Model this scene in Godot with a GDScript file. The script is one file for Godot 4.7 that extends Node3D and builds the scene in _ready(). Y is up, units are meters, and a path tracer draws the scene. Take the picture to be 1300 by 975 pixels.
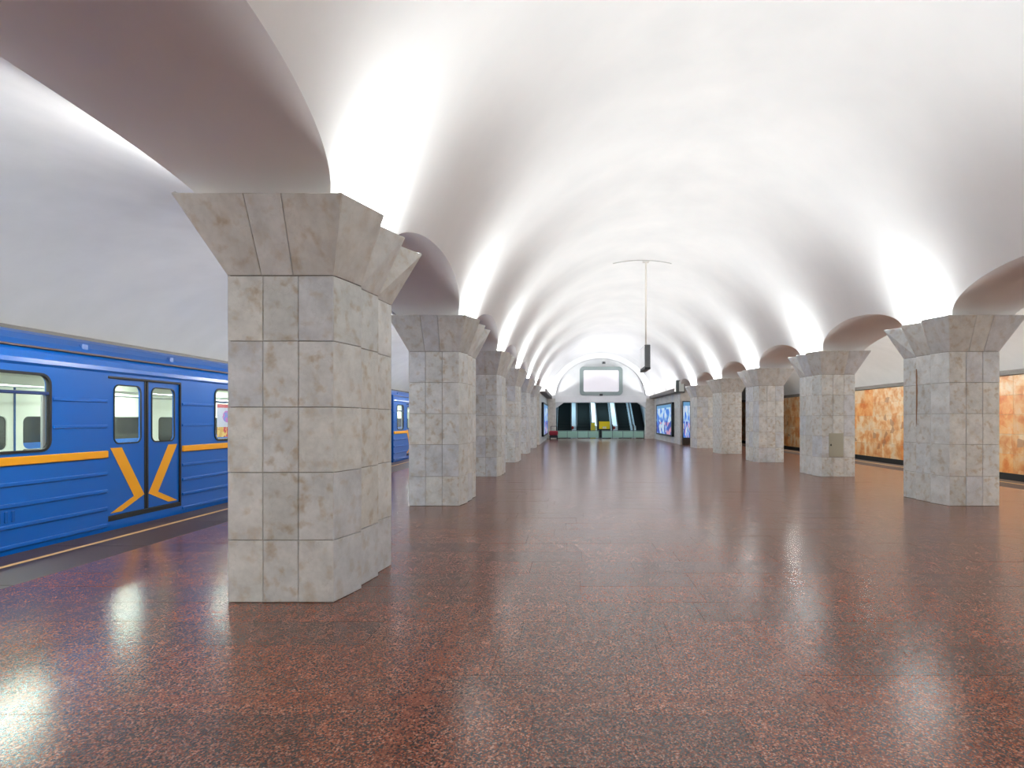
extends Node3D

# ---------------------------------------------------------------- layout (metres; d = distance along the hall, z = -d)
const HALF := 4.11            # hall half width at the pillar shafts
const CAP_TOP := 3.16
const SHAFT_TOP := 2.588
const HALL_R := 4.212
const HALL_CY := 2.238
const TUN_X := 8.07           # centre line of the side tunnels
const TUN_CY := 0.19
const TUN_R := 4.2
const FAR_X := 11.25          # track wall
const EDGE_X := 8.25          # platform edge
const BACK_D := -20.5
const END_D := 43.9
const SHAFT_LEN := 1.25
const FRONTS := [-15.4, -10.4, -5.4, -0.4, 4.62, 9.78, 14.76, 19.7, 24.55, 29.4]
const ARCH_RISE := 0.53
const WALL_D := 33.5          # where the solid end part of the hall begins

var M := {}
var rng := RandomNumberGenerator.new()
var taken := {}
var marbles: Array = []
var slabs: Array = []

func V(x: float, y: float, d: float) -> Vector3:
	return Vector3(x, y, -d)

func _ready() -> void:
	rng.seed = 4711
	# ---------------------------------------------------------------- camera
	var cam := Camera3D.new()
	cam.name = "camera"
	cam.projection = Camera3D.PROJECTION_FRUSTUM
	cam.keep_aspect = Camera3D.KEEP_HEIGHT
	cam.near = 0.05
	cam.far = 200.0
	var f := 741.0
	cam.size = 0.05 * 975.0 / f
	cam.frustum_offset = Vector2((650.0 - 725.0) / f, (532.5 - 487.5) / f) * 0.05
	cam.position = V(-2.23, 1.45, 0.0)
	add_child(cam)
	cam.current = true
	# ---------------------------------------------------------------- environment: a closed underground hall, no daylight
	var we := WorldEnvironment.new()
	we.name = "environment"
	var env := Environment.new()
	env.background_mode = Environment.BG_COLOR
	env.background_color = Color(0, 0, 0)
	env.ambient_light_source = Environment.AMBIENT_SOURCE_DISABLED
	env.tonemap_mode = Environment.TONE_MAPPER_LINEAR
	env.tonemap_exposure = 1.05
	env.sdfgi_enabled = true
	env.ssao_enabled = true
	env.ssil_enabled = true
	we.environment = env
	add_child(we)

	make_materials()
	build_ceiling()
	build_walls()
	build_floor()
	build_track(-1)
	build_track(1)
	build_pillars()
	build_end_wall()
	build_escalators()
	build_train()
	build_adverts()
	build_small_things()

# ================================================================ helpers
func numbered(called: String) -> String:
	if not taken.has(called):
		taken[called] = 0
		return called
	taken[called] += 1
	return "%s_%03d" % [called, taken[called]]

func meta(o: Node, label := "", category := "", group := "", kind := "") -> void:
	if label != "": o.set_meta("label", label)
	if category != "": o.set_meta("category", category)
	if group != "": o.set_meta("group", group)
	if kind != "": o.set_meta("kind", kind)

func thing(called: String, at: Vector3, label: String, category: String, group := "") -> Node3D:
	var o := Node3D.new()
	o.name = numbered(called)
	o.position = at
	add_child(o)
	meta(o, label, category, group)
	return o

func structure(called: String) -> Node3D:
	var o := Node3D.new()
	o.name = numbered(called)
	add_child(o)
	meta(o, "", "", "", "structure")
	return o

func st_new() -> SurfaceTool:
	var st := SurfaceTool.new()
	st.begin(Mesh.PRIMITIVE_TRIANGLES)
	st.set_smooth_group(-1)
	return st

func part(called: String, mesh, m: Material, parent: Node, at := Vector3.ZERO) -> MeshInstance3D:
	var o := MeshInstance3D.new()
	o.name = called
	if mesh is SurfaceTool:
		mesh.generate_normals()
		o.mesh = mesh.commit()
	else:
		o.mesh = mesh
	o.material_override = m
	o.position = at
	parent.add_child(o, true)
	return o

func one(called: String, mesh, m: Material, at: Vector3, label: String, category: String, group := "") -> MeshInstance3D:
	var o := part(numbered(called), mesh, m, self, at)
	meta(o, label, category, group)
	return o

# a quad whose visible side looks along n
func quad(st: SurfaceTool, a: Vector3, b: Vector3, c: Vector3, d: Vector3, n: Vector3) -> void:
	var face := (b - a).cross(c - a)
	if face.length_squared() < 1e-14:
		face = (c - a).cross(d - a)
	var vs := [a, c, b, a, d, c] if face.dot(n) > 0.0 else [a, b, c, a, c, d]
	for v in vs:
		st.add_vertex(v)

func quad_uv(st: SurfaceTool, a: Vector3, b: Vector3, c: Vector3, d: Vector3, n: Vector3) -> void:
	# a = lower left, b = lower right, c = upper right, d = upper left as the viewer reads it
	var uv := {a: Vector2(0, 1), b: Vector2(1, 1), c: Vector2(1, 0), d: Vector2(0, 0)}
	var face := (b - a).cross(c - a)
	var vs := [a, c, b, a, d, c] if face.dot(n) > 0.0 else [a, b, c, a, c, d]
	for v in vs:
		st.set_uv(uv[v])
		st.add_vertex(v)

# a box from lo to hi with bevelled edges
func bx(st: SurfaceTool, lo: Vector3, hi: Vector3, bev := 0.0) -> void:
	var c := (lo + hi) * 0.5
	var h := (hi - lo) * 0.5
	var b: float = minf(bev, minf(h.x, minf(h.y, h.z)) * 0.45)
	if b <= 0.0:
		for ax in 3:
			for s in [-1.0, 1.0]:
				var n := Vector3.ZERO; n[ax] = s
				var u := Vector3.ZERO; u[(ax + 1) % 3] = h[(ax + 1) % 3]
				var w := Vector3.ZERO; w[(ax + 2) % 3] = h[(ax + 2) % 3]
				var o := c + n * h[ax]
				quad(st, o - u - w, o + u - w, o + u + w, o - u + w, n)
		return
	for ax in 3:
		for s in [-1.0, 1.0]:
			var n := Vector3.ZERO; n[ax] = s
			var u := Vector3.ZERO; u[(ax + 1) % 3] = h[(ax + 1) % 3] - b
			var w := Vector3.ZERO; w[(ax + 2) % 3] = h[(ax + 2) % 3] - b
			var o := c + n * h[ax]
			quad(st, o - u - w, o + u - w, o + u + w, o - u + w, n)
	for ax in 3:      # edges along ax
		var p := (ax + 1) % 3
		var q := (ax + 2) % 3
		for sp in [-1.0, 1.0]:
			for sq in [-1.0, 1.0]:
				var l := Vector3.ZERO; l[ax] = h[ax] - b
				var e1 := Vector3.ZERO; e1[p] = sp * h[p]; e1[q] = sq * (h[q] - b)
				var e2 := Vector3.ZERO; e2[p] = sp * (h[p] - b); e2[q] = sq * h[q]
				var n := Vector3.ZERO; n[p] = sp; n[q] = sq
				quad(st, c + e1 - l, c + e1 + l, c + e2 + l, c + e2 - l, n)
	for sx in [-1.0, 1.0]:
		for sy in [-1.0, 1.0]:
			for sz in [-1.0, 1.0]:
				var sg := Vector3(sx, sy, sz)
				var a := c + sg * Vector3(h.x, h.y - b, h.z - b)
				var d := c + sg * Vector3(h.x - b, h.y, h.z - b)
				var e := c + sg * Vector3(h.x - b, h.y - b, h.z)
				quad(st, a, d, e, e, sg)

func box_mesh(lo: Vector3, hi: Vector3, bev := 0.0) -> SurfaceTool:
	var st := st_new()
	bx(st, lo, hi, bev)
	return st

# a stone plate: outer quad a b c d looking along n, joints of g, chamfered rim, thickness t
func plate(st: SurfaceTool, a: Vector3, b: Vector3, c: Vector3, d: Vector3, n: Vector3, g := 0.003, t := 0.03, ch := 0.004) -> void:
	var p := [a, b, c, d]
	var rim := []
	var top := []
	for i in 4:
		var e1: Vector3 = (p[(i + 1) % 4] - p[i]).normalized()
		var e2: Vector3 = (p[(i + 3) % 4] - p[i]).normalized()
		rim.append(p[i] + (e1 + e2) * g - n * ch)
		top.append(p[i] + (e1 + e2) * (g + ch))
	quad(st, top[0], top[1], top[2], top[3], n)
	var mid: Vector3 = (a + b + c + d) * 0.25
	for i in 4:
		var j := (i + 1) % 4
		var out: Vector3 = (rim[i] + rim[j]) * 0.5 - mid
		quad(st, top[i], top[j], rim[j], rim[i], n + out.normalized())
		quad(st, rim[i], rim[j], rim[j] - n * t, rim[i] - n * t, out)

func cyl(st: SurfaceTool, a: Vector3, b: Vector3, r: float, n := 10, caps := true) -> void:
	var ax := (b - a).normalized()
	var u := ax.cross(Vector3.UP if absf(ax.y) < 0.9 else Vector3.RIGHT).normalized()
	var w := ax.cross(u)
	for i in n:
		var t0 := TAU * i / n
		var t1 := TAU * (i + 1) / n
		var r0 := (u * cos(t0) + w * sin(t0)) * r
		var r1 := (u * cos(t1) + w * sin(t1)) * r
		quad(st, a + r0, b + r0, b + r1, a + r1, r0 + r1)
		if caps:
			quad(st, a, a + r0, a + r1, a, -ax)
			quad(st, b, b + r0, b + r1, b, ax)

func area_light(parent: Node, at: Vector3, normal: Vector3, along: Vector3, size: Vector2, energy: float, color: Color, called := "lamp_light") -> void:
	var l := AreaLight3D.new()
	l.name = called
	l.area_size = size
	l.light_energy = energy
	l.light_color = color
	l.area_range = 60.0
	l.area_attenuation = 2.0
	l.shadow_enabled = true
	var z := -normal.normalized()
	var x := along.normalized()
	var y := z.cross(x).normalized()
	x = y.cross(z).normalized()
	l.transform = Transform3D(Basis(x, y, z), at)
	parent.add_child(l, true)

# ================================================================ materials
func std(color: Color, rough: float, metal := 0.0) -> StandardMaterial3D:
	var m := StandardMaterial3D.new()
	m.albedo_color = color
	m.roughness = rough
	m.metallic = metal
	return m

func tri(m: StandardMaterial3D, metres: float) -> StandardMaterial3D:
	m.uv1_triplanar = true
	m.uv1_world_triplanar = true
	m.uv1_scale = Vector3.ONE / metres
	return m

func noise_img(type: int, freq: float, octaves: int, size: int, sd: int, cells := false) -> Image:
	var n := FastNoiseLite.new()
	n.noise_type = type
	n.frequency = freq
	n.seed = sd
	n.fractal_type = FastNoiseLite.FRACTAL_FBM if octaves > 1 else FastNoiseLite.FRACTAL_NONE
	n.fractal_octaves = octaves
	if cells:
		n.cellular_return_type = FastNoiseLite.RETURN_CELL_VALUE
		n.cellular_jitter = 1.0
	return n.get_seamless_image(size, size, false, false, 0.12, true)

func ramp(stops: Array, v: float) -> Color:
	for i in range(1, stops.size()):
		if v <= stops[i][0]:
			var a = stops[i - 1]
			var b = stops[i]
			return a[1].lerp(b[1], clampf((v - a[0]) / maxf(b[0] - a[0], 1e-5), 0.0, 1.0))
	return stops[-1][1]

func granite_texture() -> ImageTexture:
	var size := 1024
	var c := noise_img(FastNoiseLite.TYPE_CELLULAR, 0.24, 1, size, 5, true)
	var s := noise_img(FastNoiseLite.TYPE_CELLULAR, 0.42, 1, size, 9, true)
	var big := noise_img(FastNoiseLite.TYPE_SIMPLEX_SMOOTH, 0.012, 4, size, 3)
	var out := Image.create(size, size, false, Image.FORMAT_RGB8)
	var dark := Color8(58, 43, 39)
	var red := Color8(126, 72, 54)
	var rust := Color8(152, 96, 72)
	var pink := Color8(164, 120, 103)
	for y in size:
		for x in size:
			var v: float = c.get_pixel(x, y).r
			var w: float = s.get_pixel(x, y).r
			var col := red
			if v < 0.27: col = dark.lerp(red, 0.15)
			elif v < 0.66: col = red
			elif v < 0.86: col = rust
			else: col = pink
			if w < 0.16: col = col.lerp(dark, 0.75)
			elif w > 0.9: col = col.lerp(pink, 0.5)
			var k: float = 0.88 + 0.24 * big.get_pixel(x, y).r
			out.set_pixel(x, y, Color(col.r * k, col.g * k, col.b * k))
	return ImageTexture.create_from_image(out)

func marble_texture(sd: int, warm: float) -> ImageTexture:
	var size := 512
	var cloud := noise_img(FastNoiseLite.TYPE_SIMPLEX_SMOOTH, 0.010, 5, size, sd)
	var fine := noise_img(FastNoiseLite.TYPE_SIMPLEX_SMOOTH, 0.05, 4, size, sd + 1)
	var stain := noise_img(FastNoiseLite.TYPE_SIMPLEX_SMOOTH, 0.016, 4, size, sd + 2)
	var vein := noise_img(FastNoiseLite.TYPE_SIMPLEX_SMOOTH, 0.012, 4, size, sd + 3)
	var out := Image.create(size, size, false, Image.FORMAT_RGB8)
	var stops := [[0.0, Color8(202, 206, 207)], [0.45, Color8(224, 228, 228)], [0.75, Color8(236, 239, 239)], [1.0, Color8(244, 246, 246)]]
	var brown := Color8(172, 152, 124)
	var grey := Color8(160, 162, 162)
	for y in size:
		for x in size:
			var c := ramp(stops, cloud.get_pixel(x, y).r * 0.7 + fine.get_pixel(x, y).r * 0.3)
			var t: float = smoothstep(0.48, 0.95, stain.get_pixel(x, y).r) * (0.3 + 0.9 * fine.get_pixel(x, y).r)
			c = c.lerp(brown, clampf(t * warm * 1.1, 0.0, 0.55))
			var vv: float = absf(vein.get_pixel(x, y).r - 0.5)
			c = c.lerp(grey, (1.0 - smoothstep(0.0, 0.022, vv)) * 0.14)
			out.set_pixel(x, y, c)
	return ImageTexture.create_from_image(out)

func cloudy_texture(sd: int, freq: float, lo: Color, hi: Color, size := 512) -> ImageTexture:
	var cloud := noise_img(FastNoiseLite.TYPE_SIMPLEX_SMOOTH, freq, 5, size, sd)
	var out := Image.create(size, size, false, Image.FORMAT_RGB8)
	for y in size:
		for x in size:
			out.set_pixel(x, y, lo.lerp(hi, cloud.get_pixel(x, y).r))
	return ImageTexture.create_from_image(out)

func orange_texture() -> ImageTexture:
	var size := 512
	var a := noise_img(FastNoiseLite.TYPE_SIMPLEX_SMOOTH, 0.012, 5, size, 31)
	var b := noise_img(FastNoiseLite.TYPE_CELLULAR, 0.035, 1, size, 33, true)
	var g := noise_img(FastNoiseLite.TYPE_SIMPLEX_SMOOTH, 0.06, 3, size, 35)
	var out := Image.create(size, size, false, Image.FORMAT_RGB8)
	var stops := [[0.0, Color8(190, 112, 58)], [0.3, Color8(208, 140, 82)], [0.5, Color8(220, 170, 118)], [0.7, Color8(227, 198, 158)], [1.0, Color8(226, 212, 190)]]
	var brown := Color8(150, 104, 72)
	for y in size:
		for x in size:
			var v: float = a.get_pixel(x, y).r * 0.62 + b.get_pixel(x, y).r * 0.26 + g.get_pixel(x, y).r * 0.12
			var c := ramp(stops, clampf((v - 0.5) * 1.25 + 0.6, 0.0, 1.0))
			if b.get_pixel(x, y).r > 0.95: c = c.lerp(brown, 0.6)
			out.set_pixel(x, y, c)
	return ImageTexture.create_from_image(out)

func glow(c: Color, e: float) -> StandardMaterial3D:
	var m := std(c, 0.5)
	m.emission_enabled = true
	m.emission = c
	m.emission_energy_multiplier = e
	return m

func make_materials() -> void:
	var gt := granite_texture()
	for k in [Color(0.93, 0.93, 0.93), Color(1.0, 0.98, 0.97), Color(0.88, 0.87, 0.88), Color(1.0, 0.95, 0.93)]:
		var m := std(k, 0.22)
		m.albedo_texture = gt
		m.metallic_specular = 0.6
		slabs.append(tri(m, 2.1))
	var fm := std(Color.WHITE, 0.22)
	fm.albedo_texture = gt
	fm.metallic_specular = 0.6
	fm.vertex_color_use_as_albedo = true
	M.slab_field = tri(fm, 2.1)
	M.grout = std(Color8(88, 62, 52), 0.8)
	var mt := [marble_texture(11, 0.6), marble_texture(51, 0.35)]
	for k in [[Color(0.98, 0.985, 0.985), 0], [Color(1.0, 1.0, 0.99), 1], [Color(0.95, 0.96, 0.98), 1], [Color(0.975, 0.97, 0.955), 0], [Color(0.94, 0.945, 0.94), 0], [Color(1.0, 1.0, 0.995), 1]]:
		var m := std(k[0], 0.42)
		m.albedo_texture = mt[k[1]]
		marbles.append(tri(m, 1.5))
	M.joint = std(Color8(138, 135, 128), 0.85)
	var pl := std(Color.WHITE, 0.75)
	pl.albedo_texture = cloudy_texture(71, 0.008, Color8(233, 234, 235), Color8(243, 243, 243))
	M.plaster = tri(pl, 6.0)
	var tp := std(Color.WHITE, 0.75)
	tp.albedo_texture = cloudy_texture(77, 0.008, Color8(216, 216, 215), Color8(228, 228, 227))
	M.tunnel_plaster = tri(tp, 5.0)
	M.outer = std(Color8(120, 118, 115), 0.9)
	var tr := std(Color.WHITE, 0.5)
	tr.albedo_texture = cloudy_texture(81, 0.012, Color8(206, 202, 192), Color8(232, 229, 222))
	M.cream_stone = tri(tr, 2.0)
	var ot := orange_texture()
	M.oranges = []
	for k in [Color(1, 1, 1), Color(1.0, 0.88, 0.74), Color(0.97, 0.96, 0.95), Color(0.94, 0.86, 0.78)]:
		var m := std(k, 0.4)
		m.albedo_texture = ot
		M.oranges.append(tri(m, 4.2))
	M.edge_stone = std(Color8(62, 44, 42), 0.5)
	M.line = std(Color8(214, 176, 116), 0.6)
	M.black = std(Color8(14, 14, 15), 0.7)
	M.ballast = std(Color8(34, 32, 30), 0.95)
	M.rail = std(Color8(120, 112, 104), 0.4, 0.9)
	M.cornice = std(Color8(120, 116, 112), 0.6)
	M.grey_metal = std(Color8(120, 124, 126), 0.4, 0.6)
	M.white_metal = std(Color8(225, 226, 226), 0.4)
	M.dark_metal = std(Color8(52, 55, 57), 0.45, 0.4)
	M.lamp_housing = std(Color8(200, 200, 198), 0.5)
	M.tube = glow(Color(1.0, 0.985, 0.96), 3.0)
	var blue := std(Color8(0, 92, 180), 0.28)
	blue.clearcoat_enabled = true
	blue.clearcoat = 0.5
	blue.clearcoat_roughness = 0.12
	M.blue = blue
	var roof := std(Color8(0, 78, 154), 0.4)
	M.roof_blue = roof
	M.yellow = std(Color8(232, 160, 18), 0.4)
	M.rubber = std(Color8(16, 16, 18), 0.6)
	var glass := std(Color(0.85, 0.95, 0.92, 0.08), 0.03)
	glass.transparency = BaseMaterial3D.TRANSPARENCY_ALPHA
	M.glass = glass
	M.dark_glass = std(Color8(18, 22, 22), 0.08)
	M.car_cream = std(Color8(222, 226, 214), 0.5)
	M.car_floor = std(Color8(88, 70, 58), 0.6)
	M.seat = std(Color8(66, 44, 34), 0.6)
	M.aluminium = std(Color8(186, 190, 190), 0.35, 0.7)
	M.car_lamp = glow(Color(0.93, 1.0, 0.95), 3.5)

# ================================================================ vaults
func hall_x(y: float) -> float:
	return sqrt(maxf(HALL_R * HALL_R - (y - HALL_CY) * (y - HALL_CY), 0.0))

func tun_x(y: float) -> float:
	return TUN_X - sqrt(maxf(TUN_R * TUN_R - (y - TUN_CY) * (y - TUN_CY), 0.0))

# [d, height of the arcade underside there, in an opening]
func arcade_samples() -> Array:
	var out := [[BACK_D, CAP_TOP, false]]
	var openings := []
	openings.append([FRONTS[0] - 4.0 + 0.55, FRONTS[0] - 0.08])
	for k in FRONTS.size():
		var a: float = FRONTS[k] + SHAFT_LEN + 0.08
		var b: float = FRONTS[k + 1] - 0.08 if k + 1 < FRONTS.size() else WALL_D
		openings.append([a, b])
	for o in openings:
		var c: float = (o[0] + o[1]) * 0.5
		var h: float = (o[1] - o[0]) * 0.5
		for i in 29:
			var t := PI * i / 28.0
			out.append([c - h * cos(t), CAP_TOP + ARCH_RISE * sin(t), true])
	out.append([END_D, CAP_TOP, false])
	return out

func build_ceiling() -> void:
	var root := structure("ceiling")
	var rows := arcade_samples()
	# hall vault
	var st := SurfaceTool.new()
	st.begin(Mesh.PRIMITIVE_TRIANGLES)
	var seg := 56
	var first := -1
	for r in rows:
		var th0 := asin((r[1] - HALL_CY) / HALL_R)
		for i in seg + 1:
			var th := th0 + (PI - 2.0 * th0) * i / seg
			st.set_normal(Vector3(-cos(th), -sin(th), 0))
			st.add_vertex(V(HALL_R * cos(th), HALL_CY + HALL_R * sin(th), r[0]))
	for j in rows.size() - 1:
		for i in seg:
			var a := j * (seg + 1) + i
			for q in [a, a + seg + 1, a + 1, a + 1, a + seg + 1, a + seg + 2]:
				st.add_index(q)
	var o := MeshInstance3D.new()
	o.name = "hall_vault"
	o.mesh = st.commit()
	o.material_override = M.plaster
	root.add_child(o, true)
	meta(o, "white plastered barrel vault over the central hall")
	# side tunnel vaults
	for s in [-1.0, 1.0]:
		var tv := SurfaceTool.new()
		tv.begin(Mesh.PRIMITIVE_TRIANGLES)
		var thb := acos((FAR_X - TUN_X) / TUN_R)
		var n := 32
		var trows: Array = rows.duplicate()
		trows.append([46.0, CAP_TOP, false])
		for r in trows:
			var tha := PI - asin((r[1] - TUN_CY) / TUN_R)
			for i in n + 1:
				var th := tha + (thb - tha) * i / n
				tv.set_normal(Vector3(-s * cos(th), -sin(th), 0))
				tv.add_vertex(V(s * (TUN_X + TUN_R * cos(th)), TUN_CY + TUN_R * sin(th), r[0]))
		for j in trows.size() - 1:
			for i in n:
				var a := j * (n + 1) + i
				var qs := [a, a + n + 1, a + 1, a + 1, a + n + 1, a + n + 2]
				if s > 0: qs.reverse()
				for q in qs:
					tv.add_index(q)
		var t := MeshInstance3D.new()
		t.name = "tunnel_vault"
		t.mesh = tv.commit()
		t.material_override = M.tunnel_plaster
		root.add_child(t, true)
		# arch undersides, one per opening
		var start := -1
		for j in rows.size() - 1:
			if rows[j][2] and rows[j + 1][2] and rows[j + 1][0] - rows[j][0] < 1.0:
				if start < 0: start = j
			elif start >= 0:
				soffit(root, s, rows.slice(start, j + 1))
				start = -1
		if start >= 0:
			soffit(root, s, rows.slice(start, rows.size() - 1))
	# outer shells give the vaults their thickness
	var sh := st_new()
	for i in 24:
		var t0 := PI * i / 24.0
		var t1 := PI * (i + 1) / 24.0
		var p0 := Vector2((HALL_R + 0.4) * cos(t0), HALL_CY + (HALL_R + 0.4) * sin(t0))
		var p1 := Vector2((HALL_R + 0.4) * cos(t1), HALL_CY + (HALL_R + 0.4) * sin(t1))
		if minf(p0.y, p1.y) > 3.9:
			quad(sh, V(p0.x, p0.y, BACK_D), V(p1.x, p1.y, BACK_D), V(p1.x, p1.y, END_D + 1.0), V(p0.x, p0.y, END_D + 1.0), Vector3(p0.x, p0.y - HALL_CY, 0))
		for s in [-1.0, 1.0]:
			var q0 := Vector2(s * (TUN_X + (TUN_R + 0.4) * cos(t0)), TUN_CY + (TUN_R + 0.4) * sin(t0))
			var q1 := Vector2(s * (TUN_X + (TUN_R + 0.4) * cos(t1)), TUN_CY + (TUN_R + 0.4) * sin(t1))
			var towards_hall: bool = absf(q0.x) < TUN_X
			if minf(q0.y, q1.y) > (4.0 if towards_hall else 2.7):
				quad(sh, V(q0.x, q0.y, BACK_D), V(q1.x, q1.y, BACK_D), V(q1.x, q1.y, 60.0), V(q0.x, q0.y, 60.0), Vector3(0, 1, 0))
	part("outer_shell", sh, M.outer, root)
	# conduit lying along the vault above the hanging sign
	var cd := st_new()
	for i in 14:
		var a0 := PI * 0.5 - 0.22 + 0.44 * i / 14.0
		var a1 := PI * 0.5 - 0.22 + 0.44 * (i + 1) / 14.0
		var r := HALL_R - 0.012
		cyl(cd, V(r * cos(a0), HALL_CY + r * sin(a0), 18.3), V(r * cos(a1), HALL_CY + r * sin(a1), 18.3), 0.014, 6)
	part("conduit", cd, M.lamp_housing, root)

func soffit(root: Node3D, s: float, rows: Array) -> void:
	var st := SurfaceTool.new()
	st.begin(Mesh.PRIMITIVE_TRIANGLES)
	var n := rows.size()
	for j in n:
		var a = rows[maxi(j - 1, 0)]
		var b = rows[mini(j + 1, n - 1)]
		var nm := Vector3(0, -(b[0] - a[0]), -(b[1] - a[1])).normalized()
		for i in 7:
			var x := lerpf(hall_x(rows[j][1]), tun_x(rows[j][1]), i / 6.0)
			st.set_normal(nm)
			st.add_vertex(V(s * x, rows[j][1], rows[j][0]))
	for j in n - 1:
		for i in 6:
			var a := j * 7 + i
			var qs := [a, a + 7, a + 1, a + 1, a + 7, a + 8]
			if s > 0: qs.reverse()
			for q in qs:
				st.add_index(q)
	var o := MeshInstance3D.new()
	o.name = "arch_soffit"
	o.mesh = st.commit()
	o.material_override = M.plaster
	root.add_child(o, true)

# ================================================================ walls
func build_walls() -> void:
	# the wall behind the camera
	var wb := structure("wall_back")
	part("wall_face", box_mesh(V(-11.7, -1.4, BACK_D), V(11.7, 7.2, BACK_D - 0.4)), M.cream_stone, wb)
	# solid lengths of the arcade
	for s in [-1.0, 1.0]:
		var side := "left" if s < 0 else "right"
		var w := structure("wall_hall_" + side)
		var st := st_new()
		for r in [[BACK_D, FRONTS[0] - 3.45], [WALL_D, 46.0]]:
			bx(st, V(minf(s * 4.06, s * 5.1), 0, r[1]), V(maxf(s * 4.06, s * 5.1), CAP_TOP + 0.02, r[0]))
		part("wall_face", st, M.cream_stone, w)
		# facing slabs on the hall side of the end wall
		var k := 0
		var d := WALL_D
		while d < 43.8:
			for row in 3:
				var p := st_new()
				var y0 := 0.0 + row * 1.05
				plate(p, V(s * 4.03, y0, d), V(s * 4.03, y0, d + 1.04), V(s * 4.03, y0 + 1.05, d + 1.04), V(s * 4.03, y0 + 1.05, d), Vector3(-s, 0, 0), 0.003, 0.025)
				part("slab", p, marbles[(k * 7 + row * 3) % 6], w)
			d += 1.04
			k += 1
		# cornice with a lamp trough along the end part
		var c := st_new()
		var ci: float = 3.66
		bx(c, V(minf(s * ci, s * 4.06), 3.0, 43.85), V(maxf(s * ci, s * 4.06), 3.06, WALL_D), 0.01)
		bx(c, V(minf(s * ci, s * (ci + 0.05)), 3.06, 43.85), V(maxf(s * ci, s * (ci + 0.05)), 3.22, WALL_D), 0.01)
		part("cornice", c, M.cornice, w)
		# track wall
		var tw := structure("wall_" + side)
		part("backing", box_mesh(V(minf(s * FAR_X, s * (FAR_X + 0.35)), -1.3, 46.0), V(maxf(s * FAR_X, s * (FAR_X + 0.35)), 3.2, BACK_D)), M.joint, tw)
		var cor := st_new()
		bx(cor, V(minf(s * (FAR_X - 0.17), s * FAR_X), 2.8, 45.9), V(maxf(s * (FAR_X - 0.17), s * FAR_X), 2.86, BACK_D), 0.012)
		bx(cor, V(minf(s * (FAR_X - 0.17), s * (FAR_X - 0.14)), 2.86, 45.9), V(maxf(s * (FAR_X - 0.17), s * (FAR_X - 0.14)), 2.95, BACK_D), 0.008)
		part("cornice", cor, M.cornice, tw)
		var pln := st_new()
		bx(pln, V(minf(s * (FAR_X - 0.03), s * FAR_X), -1.1, 45.9), V(maxf(s * (FAR_X - 0.03), s * FAR_X), -0.2, BACK_D))
		part("plinth", pln, M.black, tw)
		var far := [st_new(), st_new(), st_new(), st_new()]
		var used := [false, false, false, false]
		var rr := RandomNumberGenerator.new()
		rr.seed = 21
		var rows := 5
		var hgt := 3.0 / rows
		var dd: float = BACK_D
		var col := 0
		while dd < 45.6:
			var wdt := 0.75
			for row in rows:
				var y0 := -0.2 + row * hgt
				var x: float = s * (FAR_X - 0.035 - rr.randf() * 0.004)
				var v := rr.randi() % 4
				var single: bool = s > 0 and dd > 15.0 and dd < 27.0
				var st2: SurfaceTool = st_new() if single else far[v]
				plate(st2, V(x, y0, dd), V(x, y0, dd + wdt), V(x, y0 + hgt, dd + wdt), V(x, y0 + hgt, dd), Vector3(-s, 0, 0), 0.002, 0.03)
				if single:
					part("slab", st2, M.oranges[v], tw)
				else:
					used[v] = true
			dd += wdt
			col += 1
		for v in 4:
			if used[v]:
				var fo := part("slab_field", far[v], M.oranges[v], tw)
				meta(fo, "", "", "", "stuff")
		# dark running tunnel beyond the platform
		var dt := st_new()
		for i in 20:
			var t0 := PI * i / 20.0
			var t1 := PI * (i + 1) / 20.0
			var p0 := V(s * (TUN_X + 1.6 + 2.6 * cos(t0)), 0.4 + 2.6 * sin(t0), 46.0)
			var p1 := V(s * (TUN_X + 1.6 + 2.6 * cos(t1)), 0.4 + 2.6 * sin(t1), 46.0)
			var b := Vector3(0, 0, -14.0)
			quad(dt, p0, p1, p1 + b, p0 + b, V(s * (TUN_X + 1.6), 0.4, 46.0) - p0)
		part("running_tunnel", dt, M.ballast, tw)
		var tc := st_new()
		bx(tc, V(minf(s * 4.0, s * 11.7), -1.4, 60.4), V(maxf(s * 4.0, s * 11.7), 5.2, 60.0))
		bx(tc, V(minf(s * 5.0, s * (TUN_X - 1.0)), -1.4, 46.4), V(maxf(s * 5.0, s * (TUN_X - 1.0)), 5.0, 46.0))
		bx(tc, V(minf(s * (TUN_X - 1.0), s * 11.7), 3.0, 46.4), V(maxf(s * (TUN_X - 1.0), s * 11.7), 5.0, 46.0))
		part("tunnel_end", tc, M.black, tw)

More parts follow.
